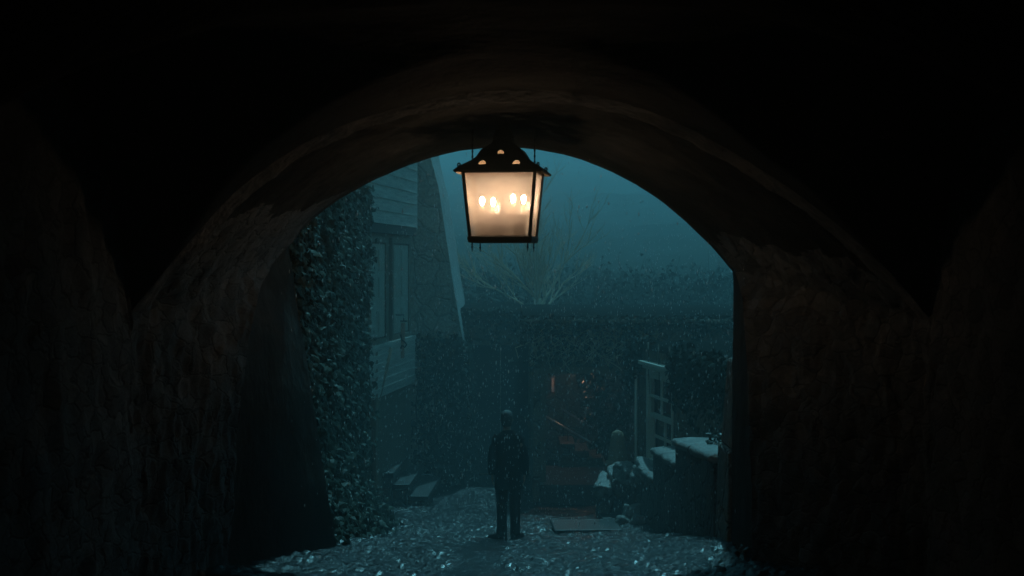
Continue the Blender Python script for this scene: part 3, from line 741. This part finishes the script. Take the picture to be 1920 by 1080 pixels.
# ivy hanging over the passage
cr = thing('creeper', 'tangled brown creeper hanging over the passage of the end building', 'creeper')
m = MB(); pts = []
for _ in range(90):
    x = random.uniform(.3, 2.6); z = ze - random.uniform(0, .2); p = [Vector((x, YE - .06, z))]
    for k in range(6):
        x += random.gauss(.0, .10); z -= random.uniform(.04, .14); p.append(Vector((x, YE - .06 - random.random() * .12, max(z, zo - .12))))
    m.tube(p, .008, 4); pts += [(q + Vector((random.gauss(0, .06), -.02, random.gauss(0, .05))), Vector((0, -1, .3))) for q in p if random.random() < .5]
m.build('stems', M['twig'], cr)
for _ in range(900):
    x = random.uniform(ox0 - .35, 4.4); pts.append((Vector((x, YE - .36 + random.random() * .12, ze + .14 - abs(random.gauss(0, .16)) * (1 + noise.noise(Vector((x * 1.7, 0, 3)))))), Vector((0, -.6, .7))))
for _ in range(700):
    x = random.uniform(X0, ox0 - .1); pts.append((Vector((x, YB - .26 + random.random() * .1, ze + .14 - abs(random.gauss(0, .2)) * (1 + noise.noise(Vector((x * 1.7, 0, 9)))))), Vector((0, -.6, .7))))
leaves_mesh(pts, .075).build('leaves', M['ivydark'], cr, recalc=False)

m = MB(); pts = []
for _ in range(9000):
    y = 32.3 + abs(random.gauss(0, 4.0)); x = random.uniform(-2.2, 8) * y / 32
    n1 = .5 + noise.noise(Vector((x * .5, y * .4, 3))) + .5 * noise.noise(Vector((x * 1.6, y * .9, 8)))
    pts.append((Vector((x, y, np.interp(y, _hy, _hz) + .02 + random.random() ** 1.6 * max(.06, .75 * n1))), Vector((random.gauss(0, .5), -.7, .5))))
m = leaves_mesh(pts, .12)
for _ in range(420):
    y = 32.3 + abs(random.gauss(0, 3.0)); x = random.uniform(-2.2, 8) * y / 32; z = np.interp(y, _hy, _hz) - .05; d = Vector((random.gauss(0, .45), random.gauss(0, .2), 1)).normalized(); L = random.uniform(.4, 1.25)
    m.tube([(x, y, z), Vector((x, y, z)) + d * L * .5, Vector((x, y, z)) + d * L + Vector((random.gauss(0, .1), 0, -.05))], [.012, .009, .004], 3, cap=False)
tag(m.build('undergrowth', M['ivydark'], recalc=False), 'straggling brambles and twigs on the bank behind the end building', kind='stuff')

# ------------------------------------------------------------------ bare tree behind
def branch(m, p, d, L, r, lev):
    n = 5; path = [p]; dd = d.copy()
    for k in range(n):
        dd = (dd + Vector((random.gauss(0, .10), random.gauss(0, .10), .05))).normalized(); path.append(path[-1] + dd * L / n)
    m.tube(path, [r * (1 - .65 * k / n) for k in range(n + 1)], 5 if lev < 2 else 3, cap=False)
    if lev >= 3: return
    for k in range(6):
        t = random.randint(1, n); q = path[t]
        a = (dd + Vector((random.gauss(0, .42), random.gauss(0, .42), random.gauss(.1, .25)))).normalized()
        branch(m, q, a, L * random.uniform(.45, .7), r * .5, lev + 1)
def bare(label, px, Y, zb, pyf, sc, mt_, spread):
    t = thing('bare_tree', label, 'tree', (P(px, 0, Y).x, Y, zb))
    top = P(px, pyf, Y).z - zb
    mt = MB(); mt.tube([(0, 0, 0), (.05, 0, top * .5), (0, 0, top)], [.14 * sc, .12 * sc, .085 * sc], 8); mt.build('trunk', mt_, t)
    mb_ = MB()
    for k, (dx, dz_) in enumerate(spread):
        branch(mb_, Vector((0, 0, top - .02 - .05 * k)), Vector((dx, random.gauss(0, .35), dz_)).normalized(), random.uniform(1.1, 1.7) * sc, .036 * sc, 0)
    mb_.build('branches', mt_, t)
FAN = ((-.75, .75), (-.5, .95), (-.22, 1), (.05, 1), (.28, 1), (.5, .9), (-.9, .45), (.7, .6))
bare('bare pale tree with fanning twigs rising behind the end building under the lantern', 1008, 31.7, -.5, 560, 1.0, M['twig'], FAN)

# ------------------------------------------------------------------ right-hand house with the sash window
q0 = Vector((2.06, 23.3, 0)); q1 = Vector((2.14 + .179 * (22.75 - 15.3), 15.3, 0))
uu = (q1 - q0).normalized(); L2 = (q1 - q0).length
rh = thing('cottage', 'low dark cottage behind the stepped wall on the right with a tall pale sash window', 'house', q0, math.atan2(uu.y, uu.x))
# local x runs towards the camera, -y towards the street
def rb(m, x0, x1, z0, z1, d0, d1): tb(m, x0, x1, z0, z1, d0, d1)
w0, w1 = .58, 2.05; wz0, wz1 = .70, 2.20
m = MB()
rb(m, 0, w0, -.5, 2.5, -4, 0); rb(m, w1, L2, -.5, 2.5, -4, 0); rb(m, w0, w1, -.5, wz0, -4, 0); rb(m, w0, w1, wz1, 2.5, -4, 0); rb(m, w0, w1, wz0, wz1, -4, -.5)
m.build('wall', M['endwall'], rh)
m = MB(); m.hexa([Vector((-.08, -.06, 2.503)), Vector((L2, -.06, 2.503)), Vector((L2, 4, 2.503)), Vector((-.08, 4, 2.503))], [Vector((-.04, -.0, 2.58)), Vector((L2, -.0, 2.58)), Vector((L2, 4, 2.60)), Vector((-.04, 4, 2.60))]); m.build('roof', M['roof'], rh)
f = MB()
rb(f, w0, w0 + .07, wz0, wz1, -.10, .02); rb(f, w1 - .07, w1, wz0, wz1, -.10, .02); rb(f, w0 + .07, w1 - .07, wz0, wz0 + .07, -.10, .02); rb(f, w0 + .07, w1 - .07, wz1 - .09, wz1, -.10, .02)
win = f.build('window', M['cream'], rh, bevel=.006)
m = MB(); rb(m, w0 - .06, w1 + .10, wz1 + .06, wz1 + .12, 0, .14); rb(m, w0 - .02, w1 + .05, wz1, wz1 + .058, 0, .08); m.build('cornice', M['cream'], win, bevel=.008)
m = MB(); rb(m, w0 - .05, w1 + .05, wz0 - .06, wz0, -.08, .08); m.build('sill', M['cream'], win, bevel=.006)
wm = (wz0 + wz1) / 2 + .02
for nm, za, zb, d in (('upper_sash', wm - .04, wz1 - .09, -.015), ('lower_sash', wz0 + .07, wm + .03, -.07)):
    s_ = MB(); a, b_ = w0 + .075, w1 - .075
    rb(s_, a, a + .06, za, zb, d - .03, d); rb(s_, b_ - .06, b_, za, zb, d - .03, d); rb(s_, a + .06, b_ - .06, za, za + .075, d - .03, d); rb(s_, a + .06, b_ - .06, zb - .06, zb, d - .03, d)
    xm = (a + b_) / 2; rb(s_, xm - .03, xm + .03, za + .075, zb - .06, d - .03, d - .002)
    zm = (za + zb) / 2; rb(s_, a + .06, xm - .03, zm - .025, zm + .025, d - .03, d - .002); rb(s_, xm + .03, b_ - .06, zm - .025, zm + .025, d - .03, d - .002)
    s_.build('sash', M['cream'], win, bevel=.004)
m = MB(); rb(m, w0 + .08, w1 - .08, wz0 + .08, wz1 - .1, -.14, -.12); m.build('pane', M['glass'], win)
ci = thing('cottage_ivy', 'dark ivy hanging over the top of the cottage wall on the right', 'ivy', q0, math.atan2(uu.y, uu.x))
pts = []
for _ in range(3600):
    x = random.choice((random.uniform(-.15, .4), random.uniform(2.2, L2 - .6), random.uniform(2.2, L2 - .6))); cl = noise.noise(Vector((x * 1.3, 2, 4)))
    z = 2.60 + .20 * noise.noise(Vector((x * 2.1, 7, 1))) - abs(random.gauss(0, .34 + .3 * cl)); d = .05 + random.random() * .14
    if z > 2.58: d -= random.random() * .3
    pts.append((Vector((x, -d, z)), Vector((.1, -1, .3))))
leaves_mesh(pts, .085).build('leaves', M['ivydark'], ci, recalc=False)
for k in range(12):
    m = MB(); x = .2 + k * .6; m.tube([(x, -.05, 2.62), (x + .1, -.07, 2.3), (x + .05, -.04, 1.8)], [.014, .01, .004], 5); m.build('stem', M['stem'], ci)
pp = thing('pole', 'thin cream painted pole standing between the stone bollard and the sash window', 'pole', (P(1192, 0, 23.0).x, 22.95, gz(23)))
m = MB(); m.tube([(0, 0, 0), (0, 0, 2.2)], .022, 10); m.build('shaft', M['cream'], pp)
m = MB(); m.tube([(0, 0, 2.2), (0, 0, 2.225), (0, 0, 2.245)], [.03, .03, .008], 10); m.build('cap', M['cream'], pp)
m = MB(); m.box((0, 0, .03), (.12, .12, .06)); m.build('foot_plate', M['cream'], pp, bevel=.01)

# ------------------------------------------------------------------ low stepped wall on the right
lw = thing('stone_wall', 'low stepped stone wall with wet pale coping rising towards the arch on the right', 'wall')
# (left edge px, py at far end) -> (px, py near end), far distance, near distance
seg = [((1266, 823), (1338, 852), 18.3, 15.0, .62), ((1224, 839), (1268, 866), 20.4, 18.35, .5), ((1192, 872), (1229, 897), 21.7, 20.45, .42), ((1160, 884), (1193, 906), 22.4, 21.75, .40)]
body = MB()
for i, ((ax, ay), (bx, by), Ya, Yb2, wd) in enumerate(seg):
    a = P(ax, ay, Ya); b_ = P(bx, by, Yb2)
    perp = Vector((1, .12, 0)).normalized() * wd
    n = 1 if i > 1 else 2
    for k in range(n):
        a2 = a.lerp(b_, k / n + (.004 if k else 0)); b2 = a.lerp(b_, (k + 1) / n - .004)
        up = Vector((0, 0, .0)); th_ = .09
        m = MB()
        NS = 9; rows = []
        # irregular stone slab: rounded grid top over a box
        for j in range(NS):
            t = j / (NS - 1); c_ = a2.lerp(b2, t)
            ringp = []
            for dxx, dzz in ((-.03, -th_), (-.045, -.03), (-.02, 0), (wd * .3, .02), (wd * .7, .015), (wd + .02, -.005), (wd + .03, -th_)):
                v = c_ + Vector((dxx, .12 * dxx, dzz)); s = .022
                v += Vector((noise.noise(v * 5), noise.noise(v * 5 + Vector((9, 0, 0))), noise.noise(v * 6 + Vector((0, 7, 0))))) * s
                ringp.append(v)
            rows.append(ringp)
        m.loft(rows, smooth=True); o = m.build('coping_stone', M['copestone'], lw)
    g = gz(Ya, 2) - .3; g2 = gz(Yb2, 2) - .3
    body.hexa([Vector((a.x, a.y, g)), Vector((b_.x, b_.y, g2)), Vector((b_.x + perp.x, b_.y + perp.y, g2)), Vector((a.x + perp.x, a.y + perp.y, g))],
              [a + Vector((0, 0, -.085)), b_ + Vector((0, 0, -.085)), b_ + perp + Vector((0, 0, -.085)), a + perp + Vector((0, 0, -.085))])
body.build('wall_body', M['wallstone'], lw, bevel=.03)
def stone(name, label, c, d, rot, m_, group=None, seed=0, top=None):
    bm = bmesh.new(); bmesh.ops.create_cube(bm, size=1); bmesh.ops.subdivide_edges(bm, edges=bm.edges, cuts=6, use_grid_fill=True)
    for v in bm.verts:
        p = v.co.copy(); q = p.normalized() * .62; p = p.lerp(q, .35)
        p += Vector((noise.noise(p * 3 + Vector((seed, 0, 0))), noise.noise(p * 3 + Vector((0, seed, 5))), noise.noise(p * 3 + Vector((2, 5, seed))))) * .17
        v.co = Vector((p.x * d[0], p.y * d[1], p.z * d[2]))
    me = bpy.data.meshes.new(name); bm.to_mesh(me); bm.free()
    for p in me.polygons: p.use_smooth = True
    me.materials.append(m_); o = bpy.data.objects.new(name, me); COL.objects.link(o); o.location = c; o.rotation_euler = rot
    return tag(o, label, 'stone' if label else None, group)
for i, (px, py, Y_, w_, l_, t_, ry) in enumerate(((1134, 898, 22.5, .27, .52, .26, .16), (1155, 879, 22.6, .24, .40, .24, -.12), (1177, 873, 22.2, .31, .44, .26, .14), (1199, 880, 21.7, .24, .38, .22, -.10), (1215, 869, 21.4, .33, .50, .22, .10))):
    p = P(px, py, Y_); o = stone('coping_stone', None, (p.x, p.y, p.z - t_ / 2), (w_, l_, t_), (.30 + .1 * (i % 2), ry, .35 * (i % 3) - .3), M['roughcope'], seed=i * 3 + 1); o.parent = lw
m = MB()
for x0_, x1_, y_, zt_ in ((1120, 1149, 22.5, 912), (1147, 1170, 22.45, 900)):
    a_ = P(x0_, zt_, y_); b_ = P(x1_, zt_, y_); g = gz(y_) - .3
    m.hexa([Vector((a_.x - .02, y_ - .2, g)), Vector((b_.x, y_ - .2, g)), Vector((b_.x, y_ + .3, g)), Vector((a_.x - .02, y_ + .3, g))], [Vector((a_.x, y_ - .17, a_.z)), Vector((b_.x - .01, y_ - .17, a_.z)), Vector((b_.x - .01, y_ + .28, a_.z + .1)), Vector((a_.x, y_ + .28, a_.z + .1))])
m.build('wall_end', M['wallstone'], lw, bevel=.04)
for i, (px, py, w_, h_, lab) in enumerate(((1186, 930, .26, .34, 'round topped stone leaning at the foot of the low stepped wall'), (1166, 952, .16, .18, 'small dark stone by the left foot of the low stepped wall'), (1197, 957, .20, .20, 'small dark stone right of the round topped one below the stepped wall'), (1181, 962, .10, .10, 'pale pebble sized stone on the cobbles before the stepped wall'))):
    Y_ = 21.2; p = P(px, py, Y_)
    stone('loose_stone', lab, (p.x, Y_ + (.2 if i == 0 else 0), gz(Y_) + h_ * .42), (w_, w_, h_), (.1 * i, .2, .7 * i), M['copestone'], 'loose stones at the foot of the wall', seed=i + 4)
bo_ = thing('bollard', 'tapered sandstone bollard with a rounded top at the far end of the stepped wall', 'bollard', (P(1158, 0, 23.3).x, 23.3, gz(23.3) - .03))
m = MB(); zt = P(0, 806, 23.3).z - bo_.location.z
m.tube([(0, 0, 0), (0, 0, zt - .58), (0, 0, zt - .50), (.0, 0, zt - .3), (0, 0, zt - .12), (0, 0, zt - .04), (0, 0, zt)], [.20, .20, .165, .135, .112, .09, .02], 18); m.build('shaft', M['sand'], bo_)
m = MB(); m.tube([(0, 0, zt - .62), (0, 0, zt - .58), (0, 0, zt - .54), (0, 0, zt - .50)], [.19, .225, .22, .17], 18); m.build('collar', M['sand'], bo_)
shrub('weed', 'small wet plant growing behind the highest coping of the stepped wall', 'plant', P(1322, 838, 16.6) + Vector((.18, 0, -.05)), .22, .2, 130, .055, M['ivy'], 5)
shrub('weed', 'low wet plant on the cobbles at the foot of the right pier', 'plant', (2.18, 13.1, gz(13.1)), .22, .2, 110, .05, M['ivy'], 5)

# ------------------------------------------------------------------ flat slabs, flagstone strip
sl = thing('stone_slab', 'large thin pale slab lying on the cobbles right of the person', 'slab', (P(1098, 0, 21.0).x, 21.05, gz(21.05) + .045), radians(3))
m = MB(); m.box((0, 0, 0), (.98, .85, .05)); m.build('slab', M['slab'], sl, bevel=.012)
sl = thing('stone_slab', 'small thin pale slab behind the large one, near the foot of the stepped wall', 'slab', (P(1150, 0, 22.2).x, 22.15, gz(22.15) + .05), radians(5))
m = MB(); m.box((0, 0, 0), (.42, .5, .05)); m.build('slab', M['slab'], sl, bevel=.012)

# ------------------------------------------------------------------ steps at the timber house, hoop, plant
st = thing('doorstep_flight', 'three shallow wet steps climbing left towards the timber house', 'steps')
for k, (xa, xb, z, ya, yb) in enumerate(((-1.76, -1.40, -.02, 23.75, 26.0), (-2.00, -1.70, .20, 23.6, 25.9), (-2.28, -1.95, .42, 23.4, 25.7))):
    m = MB(); sh_ = .10
    lo = [Vector((xa, ya, z - .09)), Vector((xb, ya, z - .09)), Vector((xb + sh_, yb, z - .09)), Vector((xa + sh_, yb, z - .09))]
    m.hexa(lo, [v + Vector((0, 0, .09)) for v in lo]); t = m.build('tread', M['slab'], st, bevel=.012)
    m = MB(); lo = [Vector((xa - .2, ya + .05, -.5)), Vector((xb - .05, ya + .05, -.5)), Vector((xb + sh_ - .05, yb, -.5)), Vector((xa + sh_ - .2, yb, -.5))]
    m.hexa(lo, [Vector((v.x, v.y, z - .092 - .001 * k)) for v in lo]); m.build('riser_block', M['wallstone'], st)
hp = thing('hoop_rail', 'low bent metal hoop rail beside the wet steps', 'rail', (P(796, 0, 26.1).x, 26.1, gz(26.1)))
pth = [(-.12, 0, .0), (-.12, 0, .30), (.10, 0, .30)] + [(.10 + .06 * sin(t), 0, .235 + .065 * cos(t)) for t in np.linspace(.3, pi, 8)] + [(-.10, 0, .17)]
m = MB(); m.tube(pth, .015, 8); m.build('hoop', M['steel'], hp)
m = MB(); m.tube([(.10, 0, 0), (.10, 0, .17)], .015, 8); m.build('post', M['steel'], hp)
shrub('leafy_plant', 'small leafy plant with wet glinting leaves beside the top step', 'plant', (P(768, 0, 26.3).x, 26.3, gz(26.3)), .62, .28, 260, .075, M['ivy'], 6)

# ------------------------------------------------------------------ rain
m = MB()
for _ in range(10000):
    Y = random.uniform(13.6, 24.5); hw = 480 * Y / F
    x = random.uniform(-hw, hw * .98); z = random.uniform(gz(Y) + .02, min(6.2, CZ + 230 * Y / F))
    r = random.choice((.002, .002, .0024, .0028, .0034, .0048)); h_ = r * random.uniform(3, 7)
    m.add([(x, Y, z + h_), (x + r, Y, z), (x, Y + r, z), (x - r, Y, z), (x, Y - r, z), (x, Y, z - h_ * .7)], [(0, 1, 2), (0, 2, 3), (0, 3, 4), (0, 4, 1), (5, 2, 1), (5, 3, 2), (5, 4, 3), (5, 1, 4)], True)
rm = bpy.data.materials.new('rain_drop'); rm.use_nodes = True; rb_ = rm.node_tree.nodes['Principled BSDF']
rb_.inputs['Base Color'].default_value = (.85, .88, .9, 1); rb_.inputs['Roughness'].default_value = .25; rb_.inputs['Subsurface Weight'].default_value = 0
tag(m.build('rain', rm), 'fine rain falling in the light beyond the arch', 'rain', kind='stuff')

# ------------------------------------------------------------------ haze
m = MB(); m.box((0, 170, 17.5), (420, 352, 39))
hz = m.build('haze', None)
hm = bpy.data.materials.new('haze_air'); hm.use_nodes = True; hn = hm.node_tree.nodes; hn.remove(hn['Principled BSDF'])
pv = hn.new('ShaderNodeVolumePrincipled'); pv.inputs['Color'].default_value = (.66, .93, .98, 1); pv.inputs['Density'].default_value = .0145; pv.inputs['Anisotropy'].default_value = .25
hm.node_tree.links.new(pv.outputs[0], hn['Material Output'].inputs['Volume']); hz.data.materials.append(hm)
tag(hz, 'misty night air', kind='stuff')
